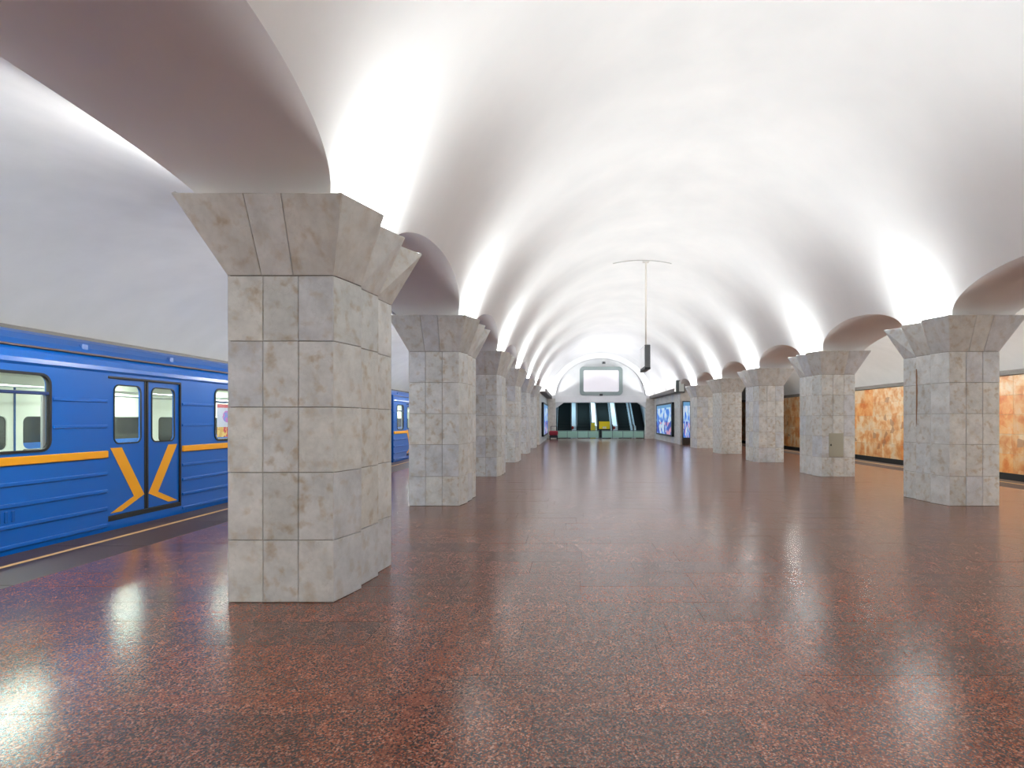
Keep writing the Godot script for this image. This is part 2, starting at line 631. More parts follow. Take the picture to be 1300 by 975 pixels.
# ================================================================ floor
func build_floor() -> void:
	var root := structure("floor")
	var base := st_new()
	bx(base, V(-EDGE_X, -0.3, 46.0), V(EDGE_X, -0.012, BACK_D))
	part("bed", base, M.grout, root)
	var field := st_new()
	var rd := 0.44
	var d := 2.43 - rd * 53
	var row := 0
	var rr := RandomNumberGenerator.new()
	rr.seed = 99
	var tones := [Color(0.92, 0.92, 0.92), Color(1, 0.985, 0.97), Color(0.86, 0.85, 0.86), Color(1.0, 0.95, 0.93)]
	var lim := 7.1
	while d < 45.9:
		var d1 := minf(d + rd, 45.9)
		var off := rr.randf() * 1.0
		if absf(d - 2.43) < 0.1: off = fmod(-1.085 + 50.0 - 2.23, 1.0)
		if absf(d - 2.87) < 0.1: off = fmod(-1.59 + 50.0 - 2.23, 1.0)
		if absf(d - 3.31) < 0.1: off = fmod(-0.36 + 50.0 - 2.23, 1.0)
		if absf(d - 3.75) < 0.1: off = fmod(-0.24 + 50.0 - 2.23, 1.0)
		var x := -lim - 1.0 + off
		while x < lim:
			var x0 := maxf(x, -lim)
			var x1 := minf(x + 1.0, lim)
			if x1 - x0 > 0.02 and d > BACK_D - 0.5:
				var v := rr.randi() % 4
				var lift := -rr.randf() * 0.0006
				var tilt := (rr.randf() - 0.5) * 0.0012
				var tilt2 := (rr.randf() - 0.5) * 0.0012
				var a := V(x0, lift - tilt - tilt2, d)
				var b := V(x1, lift + tilt - tilt2, d)
				var c := V(x1, lift + tilt + tilt2, d1)
				var e := V(x0, lift - tilt + tilt2, d1)
				var xm := (x0 + x1) * 0.5 + 2.23
				if d > 1.9 and d < 10.7 and xm > -1.0 * d - 1.0 and xm < 0.8 * d + 1.0:
					var st := st_new()
					plate(st, a, b, c, e, Vector3.UP, 0.0007, 0.02, 0.0010)
					part("slab", st, slabs[v], root)
				else:
					field.set_color(tones[v])
					plate(field, a, b, c, e, Vector3.UP, 0.0007, 0.02, 0.0010)
			x += 1.0
		d += rd
		row += 1
	var fo := part("slab_field", field, M.slab_field, root)
	meta(fo, "", "", "", "stuff")
	# platform edges: dark border stones with a cream line
	for s in [-1.0, 1.0]:
		var dd: float = BACK_D
		while dd < 45.5:
			var st := st_new()
			var e1 := minf(dd + 1.6, 45.9)
			plate(st, V(s * lim, 0, dd), V(s * EDGE_X, 0, dd), V(s * EDGE_X, 0, e1), V(s * lim, 0, e1), Vector3.UP, 0.002, 0.06, 0.003)
			part("edge_stone", st, M.edge_stone, root)
			dd += 1.6
		var ln := st_new()
		bx(ln, V(minf(s * 7.77, s * 7.84), -0.002, 45.9), V(maxf(s * 7.77, s * 7.84), 0.002, BACK_D))
		part("edge_line", ln, M.line, root)

func build_track(s: float) -> void:
	var root := structure("floor_track_" + ("left" if s < 0 else "right"))
	part("bed", box_mesh(V(minf(s * EDGE_X, s * FAR_X), -1.4, 60.0), V(maxf(s * EDGE_X, s * FAR_X), -1.12, BACK_D)), M.ballast, root)
	part("platform_side", box_mesh(V(minf(s * (EDGE_X - 0.3), s * (EDGE_X - 0.06)), -1.4, 46.0), V(maxf(s * (EDGE_X - 0.3), s * (EDGE_X - 0.06)), -0.06, BACK_D)), M.black, root)
	for off in [-0.76, 0.76]:
		var st := st_new()
		var x: float = s * 9.75 + off
		bx(st, V(x - 0.07, -1.12, 60.0), V(x + 0.07, -1.10, BACK_D))
		bx(st, V(x - 0.012, -1.10, 60.0), V(x + 0.012, -0.98, BACK_D))
		bx(st, V(x - 0.035, -0.98, 60.0), V(x + 0.035, -0.94, BACK_D), 0.006)
		part("rail", st, M.rail, root)

# ================================================================ pillars
const SHAFT_PLAN := [[0.0, -0.84], [0.0, 0.0], [0.38, 0.085], [0.43, 0.045], [0.79, 0.095], [0.84, 0.05], [1.2, 0.09], [1.25, 0.0], [1.25, -0.84]]
const CAP_PLAN := [[-0.22, -1.14], [-0.22, 0.155], [0.26, 0.32], [0.50, 0.19], [0.87, 0.32], [1.11, 0.19], [1.43, 0.34], [1.47, 0.155], [1.47, -1.14]]
const ROWS := [0.0, 0.493, 1.029, 1.547, 2.07, 2.588]

# plan point (u along the hall, v towards its middle) to a point relative to the pillar's base
func pl(s: float, u: float, v: float, y: float) -> Vector3:
	return Vector3(s * (0.42 - v - 0.84 + 0.0), y, -(u - 0.625))

func build_pillar_mesh(s: float, fine: bool) -> Node3D:
	var root := Node3D.new()
	var n := SHAFT_PLAN.size()
	# rough core behind the plates
	var core := st_new()
	var cx := 0.625
	var cv := -0.40
	var ring0 := []
	var ring1 := []
	var ring2 := []
	for i in n:
		var p = SHAFT_PLAN[i]
		var q = CAP_PLAN[i]
		ring0.append(pl(s, cx + (p[0] - cx) * 0.972, cv + (p[1] - cv) * 0.968, 0.0))
		ring1.append(pl(s, cx + (p[0] - cx) * 0.972, cv + (p[1] - cv) * 0.968, SHAFT_TOP))
		ring2.append(pl(s, cx + (lerpf(p[0], q[0], 0.72) - cx) * 0.96, cv + (lerpf(p[1], q[1], 0.72) - cv) * 0.95, SHAFT_TOP + 0.72 * (CAP_TOP - SHAFT_TOP)))
	var mid := pl(s, cx, cv, 0)
	for i in n:
		var j := (i + 1) % n
		var outw: Vector3 = (ring0[i] + ring0[j]) * 0.5 - mid
		outw.y = 0
		quad(core, ring0[i], ring0[j], ring1[j], ring1[i], outw)
		quad(core, ring1[i], ring1[j], ring2[j], ring2[i], outw)
		quad(core, pl(s, cx, cv, ring2[0].y), ring2[i], ring2[j], pl(s, cx, cv, ring2[0].y), Vector3.UP)
	var l0 := pl(s, -0.06, -0.98, 2.98)
	var l1 := pl(s, 1.31, 0.0, 3.2)
	bx(core, Vector3(minf(l0.x, l1.x), 2.98, minf(l0.z, l1.z)), Vector3(maxf(l0.x, l1.x), 3.18, maxf(l0.z, l1.z)))
	part("core", core, M.joint, root)
	# facing plates
	var faces := []     # [i, j, columns]
	faces.append([0, 1, 3]); faces.append([1, 2, 1]); faces.append([2, 3, 0]); faces.append([3, 4, 1]); faces.append([4, 5, 0])
	faces.append([5, 6, 1]); faces.append([6, 7, 0]); faces.append([7, 8, 3]); faces.append([8, 0, 4])
	var joined := []
	for v in 3: joined.append(st_new())
	for fc in faces:
		var p = SHAFT_PLAN[fc[0]]
		var q = SHAFT_PLAN[fc[1]]
		var t = CAP_PLAN[fc[0]]
		var w = CAP_PLAN[fc[1]]
		var nrm := (pl(s, q[0], q[1], 0) - pl(s, p[0], p[1], 0)).cross(Vector3.UP).normalized()
		var c2 := pl(s, (p[0] + q[0]) * 0.5, (p[1] + q[1]) * 0.5, 0) - mid
		if nrm.dot(c2) < 0: nrm = -nrm
		var cols: int = maxi(fc[2], 1)
		var splits := []
		for r in ROWS.size() - 1:
			if fc[2] == 0 and r > 0: break
			for c in cols:
				var f0 := float(c) / cols
				var f1 := float(c + 1) / cols
				var y0: float = ROWS[r]
				var y1: float = ROWS[r + 1] if fc[2] > 0 else SHAFT_TOP
				var proud := nrm * (rng.randf() - 0.5) * 0.004
				var a := pl(s, lerpf(p[0], q[0], f0), lerpf(p[1], q[1], f0), y0) + proud
				var b := pl(s, lerpf(p[0], q[0], f1), lerpf(p[1], q[1], f1), y0) + proud
				var up := Vector3(0, y1 - y0, 0)
				var single: bool = fine and fc[2] > 0
				var st: SurfaceTool = st_new() if single else joined[rng.randi() % 3]
				plate(st, a, b, b + up, a + up, nrm, 0.0025, 0.022, 0.004)
				if single: part("slab", st, marbles[0], root)
		# capital panels
		var bf := [0.0, 1.0]
		var tf := [0.0, 1.0]
		if fc[2] == 3:
			bf = [0.0, 0.32, 0.62, 1.0]
			tf = [0.0, 0.42, 0.64, 1.0]
		elif fc[2] == 4:
			bf = [0.0, 0.33, 0.67, 1.0]
			tf = bf
		for c in bf.size() - 1:
			var a := pl(s, lerpf(p[0], q[0], bf[c]), lerpf(p[1], q[1], bf[c]), SHAFT_TOP)
			var b := pl(s, lerpf(p[0], q[0], bf[c + 1]), lerpf(p[1], q[1], bf[c + 1]), SHAFT_TOP)
			var e := pl(s, lerpf(t[0], w[0], tf[c + 1]), lerpf(t[1], w[1], tf[c + 1]), CAP_TOP)
			var g := pl(s, lerpf(t[0], w[0], tf[c]), lerpf(t[1], w[1], tf[c]), CAP_TOP)
			var cn := (b - a).cross(g - a)
			if cn.length() < 1e-6: cn = (e - g).cross(a - g)
			cn = cn.normalized()
			if cn.dot(c2) < 0: cn = -cn
			var single: bool = fine and fc[2] > 0
			var st: SurfaceTool = st_new() if single else joined[rng.randi() % 3]
			plate(st, a, b, e, g, cn, 0.0022, 0.03, 0.004)
			if single: part("capital_slab", st, marbles[0], root)
	for v in 3:
		var o := part("cladding" if not fine else "edge_strip", joined[v], marbles[0], root)
		if not fine: meta(o, "", "", "", "stuff")
	return root

func tone_pillar(root: Node3D, rr: RandomNumberGenerator) -> void:
	for c in root.get_children():
		if c is MeshInstance3D and c.name != "core":
			c.material_override = marbles[rr.randi() % marbles.size()]

func build_pillars() -> void:
	var words := ["", "nearest", "second", "third", "fourth", "fifth", "farthest"]
	var behind := ["fourth", "third", "second", "first"]
	for s in [-1.0, 1.0]:
		var side := "left" if s < 0 else "right"
		var fine: Node3D
		var rough: Node3D
		var rr := RandomNumberGenerator.new()
		rr.seed = 7 if s < 0 else 8
		for n_th in FRONTS.size():
			var k := n_th - 3          # 0 stands level with the camera, negative ones behind it
			var detailed: bool = k >= 1 and k <= 4
			var root: Node3D
			if detailed:
				if fine == null:
					fine = build_pillar_mesh(s, true)
					root = fine
				else:
					root = fine.duplicate()
			else:
				if rough == null:
					rough = build_pillar_mesh(s, false)
					root = rough
				else:
					root = rough.duplicate()
			root.name = numbered("pillar")
			root.position = V(s * (HALF + 0.42), 0, FRONTS[n_th] + 0.625)
			add_child(root)
			var lab: String
			if k <= 0:
				lab = "marble pillar of the %s row, outside the picture, %s behind the camera" % [side, behind[n_th]]
			elif s < 0 and k == 1:
				lab = "large marble-clad pillar with flared capital in front of the blue train"
			elif k == 1:
				lab = "marble-clad pillar of the right row out of the picture, opposite the largest pillar"
			elif s > 0 and k == 2:
				lab = "largest marble-clad pillar in the right row, with a flared pleated capital"
			elif s > 0 and k == 3:
				lab = "right-row marble pillar with the grey metal hatch on its shaft"
			else:
				var n: int = k if s < 0 else k - 1
				lab = "%s marble-clad pillar from the camera in the %s row" % [words[n] if k < 6 else "farthest", side]
			meta(root, lab, "pillar", "marble pillars of the %s row" % side)
			tone_pillar(root, rr)
			if s > 0 and k == 2:      # rust run on one facet
				var rs := st_new()
				var pts := []
				for i in 9:
					var y := 2.36 - i * 0.13
					var wd: float = [0.02, 0.034, 0.03, 0.04, 0.032, 0.036, 0.026, 0.02, 0.006][i]
					pts.append([pl(s, 0.78 - wd, 0.0955 - wd * 0.139, y), pl(s, 0.784, 0.096, y)])
				var fn := Vector3(-1.0, 0, 0.139).normalized() * 0.0035
				for i in 8:
					quad(rs, pts[i][0] + fn, pts[i][1] + fn, pts[i + 1][1] + fn, pts[i + 1][0] + fn, Vector3(-1, 0, 0.14))
				meta(part("rust_run", rs, std(Color8(150, 118, 92), 0.7), root), "brown rust run down the stone")
			pillar_lamp(s, n_th, side, 1.0, words)
			pillar_lamp(s, n_th, side, -1.0, words)

func pillar_lamp(s: float, k: int, side: String, hallward: float, words: Array) -> void:
	var d: float = FRONTS[k] + 0.625
	var nm: String = ["fourth unseen", "third unseen", "second unseen", "first unseen", "first", "second", "third", "fourth", "fifth", "sixth"][k]
	var white := Color(0.985, 1.0, 0.995)
	var tb := st_new()
	var hl := 0.5 if hallward > 0 else 0.4
	cyl(tb, V(0, 0.07, -hl), V(0, 0.07, hl), 0.016, 10)
	if hallward > 0:
		# lies in the hollow of the capital and lights the vault
		var t := thing("uplight", V(s * 4.045, 3.02, d), "fluorescent uplight hidden in the hall edge of the %s %s pillar's capital" % [nm, side], "lamp", "uplights in the capitals")
		part("housing", box_mesh(V(-0.02, 0.0, 0.53), V(0.02, 0.05, -0.53), 0.004), M.lamp_housing, t)
		part("tube", tb, M.tube, t)
		area_light(t, V(-s * 0.01, 0.1, 0), Vector3(-s * 0.9, 1.0, 0), Vector3(0, 0, 1), Vector2(1.0, 0.03), 10.0, white)
	else:
		# fixed to the tunnel vault just above the capital, facing the track
		var t := thing("wall_lamp", V(s * 5.37, 3.28, d + 0.16), "fluorescent wall lamp above the track side of the %s %s pillar's capital" % [nm, side], "lamp", "wall lamps over the platforms")
		part("housing", box_mesh(V(minf(-s * 0.12, s * 0.005), 0.03, 0.42), V(maxf(-s * 0.12, s * 0.005), 0.11, -0.42), 0.004), M.lamp_housing, t)
		part("tube", tb, M.tube, t)
		area_light(t, V(s * 0.03, 0.07, 0), Vector3(s * 1.0, 0.35, 0), Vector3(0, 0, 1), Vector2(0.8, 0.03), 10.0, Color(1.0, 1.0, 0.985))
		for e in ([] if s < 0 and k == 5 else [-0.25, 0.25]):      # the bare tube also shines along the platform and up under the arches
			var om := OmniLight3D.new()
			om.name = "tube_light"
			om.position = V(s * 0.05, 0.07, e)
			om.light_energy = 1.6
			om.light_color = Color(1.0, 1.0, 0.985)
			om.light_size = 0.12
			om.omni_range = 60.0
			om.omni_attenuation = 2.0
			om.shadow_enabled = true
			t.add_child(om, true)

# ================================================================ end wall with tympanum, screen and the opening to the escalators
func build_end_wall() -> void:
	var root := structure("wall_end")
	var yc := 2.72      # centre of the tympanum arch
	var rad := 3.42
	# frame: from the vault to the arch, and down to the floor beside the opening
	var st := st_new()
	var n := 64
	var rings := []
	for i in n + 1:
		var th := PI * i / n
		var inner := Vector2(rad * cos(th), 3.02 + 3.03 * sin(th))
		var outer := Vector2((HALL_R + 0.1) * cos(th), maxf(HALL_CY + (HALL_R + 0.1) * sin(th), 3.02))
		rings.append([inner, outer])
	for i in n:
		var a = rings[i]
		var b = rings[i + 1]
		quad(st, V(a[0].x, a[0].y, END_D), V(a[1].x, a[1].y, END_D), V(b[1].x, b[1].y, END_D), V(b[0].x, b[0].y, END_D), V(0, 0, -1))
		quad(st, V(a[0].x, a[0].y, END_D), V(b[0].x, b[0].y, END_D), V(b[0].x, b[0].y, END_D + 0.5), V(a[0].x, a[0].y, END_D + 0.5), Vector3(-a[0].x, 3.0 - a[0].y, 0))
	part("arch_frame", st, M.plaster, root)
	var ty := st_new()
	bx(ty, V(-4.4, 3.25, END_D + 0.8), V(4.4, 6.9, END_D + 0.5))
	part("tympanum", ty, M.plaster, root)
	# pilasters of stone beside the opening
	for s in [-1.0, 1.0]:
		var ps := st_new()
		bx(ps, V(minf(s * 3.385, s * 5.1), 0, END_D + 0.8), V(maxf(s * 3.385, s * 5.1), 3.04, END_D), 0.015)
		part("pilaster", ps, M.cream_stone, root)
	# beam over the opening with its chamfered corners
	var bm := st_new()
	bx(bm, V(-3.42, 2.72, END_D + 0.8), V(3.42, 3.25, END_D - 0.06), 0.02)
	part("beam", bm, M.plaster, root)
	for s in [-1.0, 1.0]:
		var ch := st_new()
		var a := V(s * 3.385, 2.72, END_D + 0.02)
		var b := V(s * 2.8, 2.72, END_D + 0.02)
		var c := V(s * 3.385, 2.3, END_D + 0.02)
		var z := Vector3(0, 0, -0.7)
		quad(ch, a, b, c, c, V(0, 0, -1))
		quad(ch, b, c, c + z, b + z, Vector3(-s, -1, 0))
		part("corner_haunch", ch, M.plaster, root)

	# large screen on the tympanum
	var sc := thing("screen", V(0.03, 3.27, END_D - 0.1), "large white screen in a grey rounded frame above the escalator opening", "screen")
	var fr := st_new()
	var outer := rounded(3.22, 2.14, 0.28, 8)
	var inner := rounded(2.66, 1.62, 0.12, 8)
	for i in outer.size():
		var j := (i + 1) % outer.size()
		var o0: Vector2 = outer[i]
		var o1: Vector2 = outer[j]
		var i0: Vector2 = inner[i]
		var i1: Vector2 = inner[j]
		var m := Vector3(0, 1.07, 0)
		quad(fr, m + Vector3(o0.x, o0.y, 0.0), m + Vector3(o1.x, o1.y, 0), m + Vector3(i1.x, i1.y, 0), m + Vector3(i0.x, i0.y, 0), Vector3(0, 0, 1))
		quad(fr, m + Vector3(o0.x, o0.y, 0), m + Vector3(o1.x, o1.y, 0), m + Vector3(o1.x, o1.y, -0.55), m + Vector3(o0.x, o0.y, -0.55), Vector3(o0.x, o0.y, 0))
		quad(fr, m + Vector3(i0.x, i0.y, 0), m + Vector3(i1.x, i1.y, 0), m + Vector3(i1.x, i1.y, -0.06), m + Vector3(i0.x, i0.y, -0.06), Vector3(-i0.x, -i0.y, 0))
	part("frame", fr, std(Color8(150, 164, 162), 0.4, 0.2), sc)
	part("display", box_mesh(Vector3(-1.35, 0.24, -0.12), Vector3(1.35, 1.9, -0.05)), glow(Color8(240, 236, 241), 0.3), sc)
	part("bracket", box_mesh(Vector3(-0.12, -0.05, -0.1), Vector3(0.12, 0.1, 0.03), 0.01), M.dark_metal, sc)
	# small camera above the screen
	var cm := thing("ceiling_camera", V(0.22, 5.62, END_D - 0.05), "small grey camera on a bracket above the large screen", "camera")
	part("body", box_mesh(Vector3(-0.13, 0.0, -0.1), Vector3(0.13, 0.16, 0.2), 0.02), M.grey_metal, cm)
	part("bracket", box_mesh(Vector3(-0.02, 0.14, -0.55), Vector3(0.02, 0.2, 0.0), 0.004), M.grey_metal, cm)
	part("lens", box_mesh(Vector3(-0.05, 0.03, 0.19), Vector3(0.05, 0.12, 0.22), 0.01), M.black, cm)

func rounded(w: float, h: float, r: float, n: int) -> Array:
	var out := []
	for c in 4:
		var cx: float = (w * 0.5 - r) * [1.0, -1.0, -1.0, 1.0][c]
		var cy: float = (h * 0.5 - r) * [1.0, 1.0, -1.0, -1.0][c]
		for i in n + 1:
			var t := PI * 0.5 * c + PI * 0.5 * i / n
			out.append(Vector2(cx + r * cos(t), cy + r * sin(t)))
	return out

# ================================================================ escalators
func build_escalators() -> void:
	var d0 := 46.0
	var slope := tan(deg_to_rad(30.0))
	var run := 15.0
	var ch := structure("wall_escalator_shaft")
	var white := std(Color8(206, 216, 222), 0.6)
	var sh := st_new()
	for s in [-1.0, 1.0]:
		bx(sh, V(minf(s * 3.9, s * 4.1), -0.3, 62.0), V(maxf(s * 3.9, s * 4.1), 14.0, END_D + 0.8))
	bx(sh, V(-4.1, -0.3, 62.4), V(4.1, 14.0, 62.0))
	part("side_wall", sh, white, ch)
	var rf := st_new()
	quad(rf, V(-4.0, 3.3, END_D + 0.6), V(4.0, 3.3, END_D + 0.6), V(4.0, 3.5, 46.5), V(-4.0, 3.5, 46.5), Vector3.DOWN)
	quad(rf, V(-4.0, 3.5, 46.5), V(4.0, 3.5, 46.5), V(4.0, 3.5 + 15.6 * slope, 62.1), V(-4.0, 3.5 + 15.6 * slope, 62.1), Vector3.DOWN)
	part("shaft_ceiling", rf, white, ch)
	var fl := st_new()
	quad(fl, V(-4.0, -0.005, 45.9), V(4.0, -0.005, 45.9), V(4.0, -0.6, d0 + 0.2), V(-4.0, -0.6, d0 + 0.2), Vector3.UP)
	quad(fl, V(-4.0, -0.6, d0 + 0.2), V(4.0, -0.6, d0 + 0.2), V(4.0, -0.6 + 16 * slope, 62.2), V(-4.0, -0.6 + 16 * slope, 62.2), Vector3.UP)
	part("incline", fl, M.black, ch)

	var step_m := std(Color8(14, 34, 33), 0.6)
	var deck_m := std(Color8(200, 222, 232), 0.35)
	var names := ["leftmost", "second from the left", "third from the left", "rightmost"]
	for k in 4:
		var x := -2.8 + 1.6 * k
		var t := thing("escalator", V(x, 0, 45.2), "%s dark escalator climbing behind the end opening" % names[k], "escalator", "escalators at the far end")
		var sp := st_new()
		# flat landing steps, then the climb
		var steps := 38
		bx(sp, V(-0.52, -0.1, 0.8), V(0.52, 0.01, 0.0))
		for i in steps:
			var dd := 0.8 + i * 0.4 / 1.0
			var y := 0.01 + i * 0.4 * slope
			bx(sp, V(-0.52, y - 0.1, dd + 0.4), V(0.52, y + 0.23, dd), 0.0)
		var so := part("steps", sp, step_m, t)
		meta(so, "dark ribbed steps", "", "", "stuff")
		for s in [-1.0, 1.0]:
			var bs := st_new()
			var xa: float = s * 0.54
			var xb: float = s * 0.795
			var prof := [[0.0, 0.0], [0.0, 0.75], [0.12, 0.95], [0.8, 0.98], [15.8, 0.98 + 15.0 * slope], [15.8, 15.0 * slope - 0.2], [0.8, 0.0]]
			for i in prof.size():
				var j: int = (i + 1) % prof.size()
				quad(bs, V(xa, prof[i][1], prof[i][0]), V(xa, prof[j][1], prof[j][0]), V(xb, prof[j][1], prof[j][0]), V(xb, prof[i][1], prof[i][0]), Vector3(0, prof[i][1] + prof[j][1] - 0.5, 1))
			for xx in [xa, xb]:
				var sg: float = -s if xx == xa else s
				quad(bs, V(xx, 0, 0), V(xx, 0.75, 0), V(xx, 0.98, 0.8), V(xx, 0, 0.8), Vector3(sg, 0, 0))
				quad(bs, V(xx, 0, 0.8), V(xx, 0.98, 0.8), V(xx, 0.98 + 15.0 * slope, 15.8), V(xx, 15.0 * slope - 0.2, 15.8), Vector3(sg, 0, 0))
			var bo := part("balustrade", bs, deck_m, t)
			var hr := st_new()
			var hx: float = s * 0.58
			cyl(hr, V(hx, 0.35, -0.08), V(hx, 0.85, -0.08), 0.045, 8)
			cyl(hr, V(hx, 0.85, -0.08), V(hx, 1.02, 0.1), 0.045, 8)
			cyl(hr, V(hx, 1.02, 0.1), V(hx, 1.05, 0.8), 0.045, 8)
			cyl(hr, V(hx, 1.05, 0.8), V(hx, 1.05 + 15.0 * slope, 15.8), 0.045, 8)
			part("handrail", hr, M.rubber, t)
			if (k == 0 and s > 0) or (k == 2 and s > 0):
				var ds := st_new()
				cyl(ds, V(s * 0.66, 0.8, -0.03), V(s * 0.66, 0.8, 0.0), 0.13, 16)
				meta(part("no_entry_disc", ds, std(Color8(150, 26, 30), 0.4), t), "dark red round disc")
	# lamps of the shaft: luminous strips along its ceiling
	for k in 3:
		var d := 47.5 + k * 4.0
		var y := 3.45 + (d - 46.5) * slope
		var t := thing("shaft_lamp", V(0, y - 0.12, d), "%s bluish ceiling lamp strip inside the escalator shaft" % ["lowest", "middle", "highest"][k], "lamp", "escalator shaft lamps")
		part("housing", box_mesh(Vector3(-1.5, 0.0, -0.1), Vector3(1.5, 0.08, 0.1), 0.01), M.lamp_housing, t)
		part("tube", box_mesh(Vector3(-1.45, -0.04, -0.06), Vector3(1.45, 0.0, 0.06), 0.01), glow(Color(0.85, 0.94, 1.0), 2.0), t)
		area_light(t, Vector3(0, -0.06, 0), Vector3(0, -1, 0.25), Vector3(1, 0, 0), Vector2(2.9, 0.12), 14.0, Color(0.86, 0.95, 1.0))

	# low pale green barrier in front of the escalators
	var green := std(Color8(168, 212, 196), 0.15)
	var post := std(Color8(120, 140, 138), 0.35, 0.5)
	for s in [-1.0, 1.0]:
		var t := thing("glass_barrier", V(s * 1.72, 0, 44.5), "low pale green panelled barrier before the escalators, %s of the gap" % ("left" if s < 0 else "right"), "barrier", "barrier before the escalators")
		for i in 4:
			part("panel", box_mesh(Vector3(-1.58 + i * 0.8, 0.06, -0.015), Vector3(-0.82 + i * 0.8, 0.56, 0.015), 0.006), green, t)
		for i in 5:
			part("post", box_mesh(Vector3(-1.62 + i * 0.8, 0, -0.02), Vector3(-1.58 + i * 0.8, 0.6, 0.02), 0.006), post, t)
		part("rail", box_mesh(Vector3(-1.63, 0.58, -0.025), Vector3(1.63, 0.62, 0.025), 0.008), post, t)
	# yellow boards
	var ye := std(Color8(236, 214, 20), 0.45)
	var b1 := thing("notice_board", V(0.33, 0, 44.78), "wide bright yellow notice board standing before the escalators", "sign")
	part("board", box_mesh(Vector3(-0.42, 0.72, -0.02), Vector3(0.42, 1.3, 0.02), 0.01), ye, b1)
	part("notice", box_mesh(Vector3(-0.14, 0.75, 0.02), Vector3(0.14, 0.9, 0.024)), std(Color8(226, 226, 200), 0.6), b1)
	for x in [-0.36, 0.36]:
		part("leg", box_mesh(Vector3(x - 0.02, 0, -0.02), Vector3(x + 0.02, 0.73, 0.02), 0.005), M.dark_metal, b1)
	part("foot", box_mesh(Vector3(-0.42, 0, -0.15), Vector3(0.42, 0.03, 0.15), 0.008), M.dark_metal, b1)
	var b2 := thing("caution_board", V(-0.55, 0, 44.78), "narrow yellow folding caution board left of the wide yellow one", "sign")
	for s in [-1.0, 1.0]:
		var st := st_new()
		var a := Vector3(-0.2, 0.0, s * 0.18)
		var b := Vector3(0.2, 0.0, s * 0.18)
		var c := Vector3(0.15, 1.2, s * 0.02)
		var e := Vector3(-0.15, 1.2, s * 0.02)
		plate(st, a, b, c, e, Vector3(0, 0.13, s).normalized(), 0.0, 0.015, 0.003)
		part("leaf", st, std(Color8(196, 190, 40), 0.5), b2)
	part("hinge", box_mesh(Vector3(-0.15, 1.18, -0.03), Vector3(0.15, 1.22, 0.03), 0.008), M.dark_metal, b2)

# ================================================================ train
const CAR_L := 18.1
const PITCH := 4.5

# the wall of one bay, in the plane x = 0 of the car: rectangle with a rounded hole; p along the car, y up
func holed(st: SurfaceTool, p0: float, p1: float, y0: float, y1: float, hp0: float, hp1: float, hy0: float, hy1: float, r: float, x: float, thick: float, nx: float) -> void:
	var hc := Vector2((hp0 + hp1) * 0.5, (hy0 + hy1) * 0.5)
	var hole := []
	for q in rounded(hp1 - hp0, hy1 - hy0, r, 6):
		hole.append(hc + q)
	# corner regions of the outer rectangle
	var rect := [Vector2(p1, y1), Vector2(p0, y1), Vector2(p0, y0), Vector2(p1, y0)]
	for c in 4:
		var corner: Vector2 = rect[c]
		for i in 6:
			var a: Vector2 = hole[c * 7 + i]
			var b: Vector2 = hole[c * 7 + i + 1]
			quad(st, V(x, a.y, a.x), V(x, b.y, b.x), V(x, corner.y, corner.x), V(x, corner.y, corner.x), Vector3(nx, 0, 0))
		var e: Vector2 = hole[c * 7 + 6]
		var g: Vector2 = hole[((c + 1) % 4) * 7]
		var nxt: Vector2 = rect[(c + 1) % 4]
		quad(st, V(x, e.y, e.x), V(x, g.y, g.x), V(x, nxt.y, nxt.x), V(x, corner.y, corner.x), Vector3(nx, 0, 0))
	for i in hole.size():
		var a: Vector2 = hole[i]
		var b: Vector2 = hole[(i + 1) % hole.size()]
		quad(st, V(x, a.y, a.x), V(x, b.y, b.x), V(x - nx * thick, b.y, b.x), V(x - nx * thick, a.y, a.x), Vector3(0, hc.y - a.y, -(hc.x - a.x)))

func ring_frame(st: SurfaceTool, hp0: float, hp1: float, hy0: float, hy1: float, r: float, wd: float, x0: float, x1: float) -> void:
	var hc := Vector2((hp0 + hp1) * 0.5, (hy0 + hy1) * 0.5)
	var o := rounded(hp1 - hp0 + 2 * wd, hy1 - hy0 + 2 * wd, r + wd, 6)
	var n := rounded(hp1 - hp0, hy1 - hy0, r, 6)
	for i in o.size():
		var j := (i + 1) % o.size()
		var a: Vector2 = hc + o[i]
		var b: Vector2 = hc + o[j]
		var c: Vector2 = hc + n[j]
		var d: Vector2 = hc + n[i]
		quad(st, V(x1, a.y, a.x), V(x1, b.y, b.x), V(x1, c.y, c.x), V(x1, d.y, d.x), Vector3(1, 0, 0))
		quad(st, V(x0, a.y, a.x), V(x0, b.y, b.x), V(x1, b.y, b.x), V(x1, a.y, a.x), V(0, o[i].y, o[i].x))
		quad(st, V(x0, d.y, d.x), V(x0, c.y, c.x), V(x1, c.y, c.x), V(x1, d.y, d.x), V(0, -n[i].y, -n[i].x))

func strip(st: SurfaceTool, prof: Array, z0: float, z1: float, outw: Vector3) -> void:
	for i in prof.size() - 1:
		var a = prof[i]
		var b = prof[i + 1]
		var nn := Vector3(b[1] - a[1], -(b[0] - a[0]), 0)
		if nn.dot(outw) < 0: nn = -nn
		quad(st, V(a[0], a[1], z0), V(b[0], b[1], z0), V(b[0], b[1], z1), V(a[0], a[1], z1), nn)

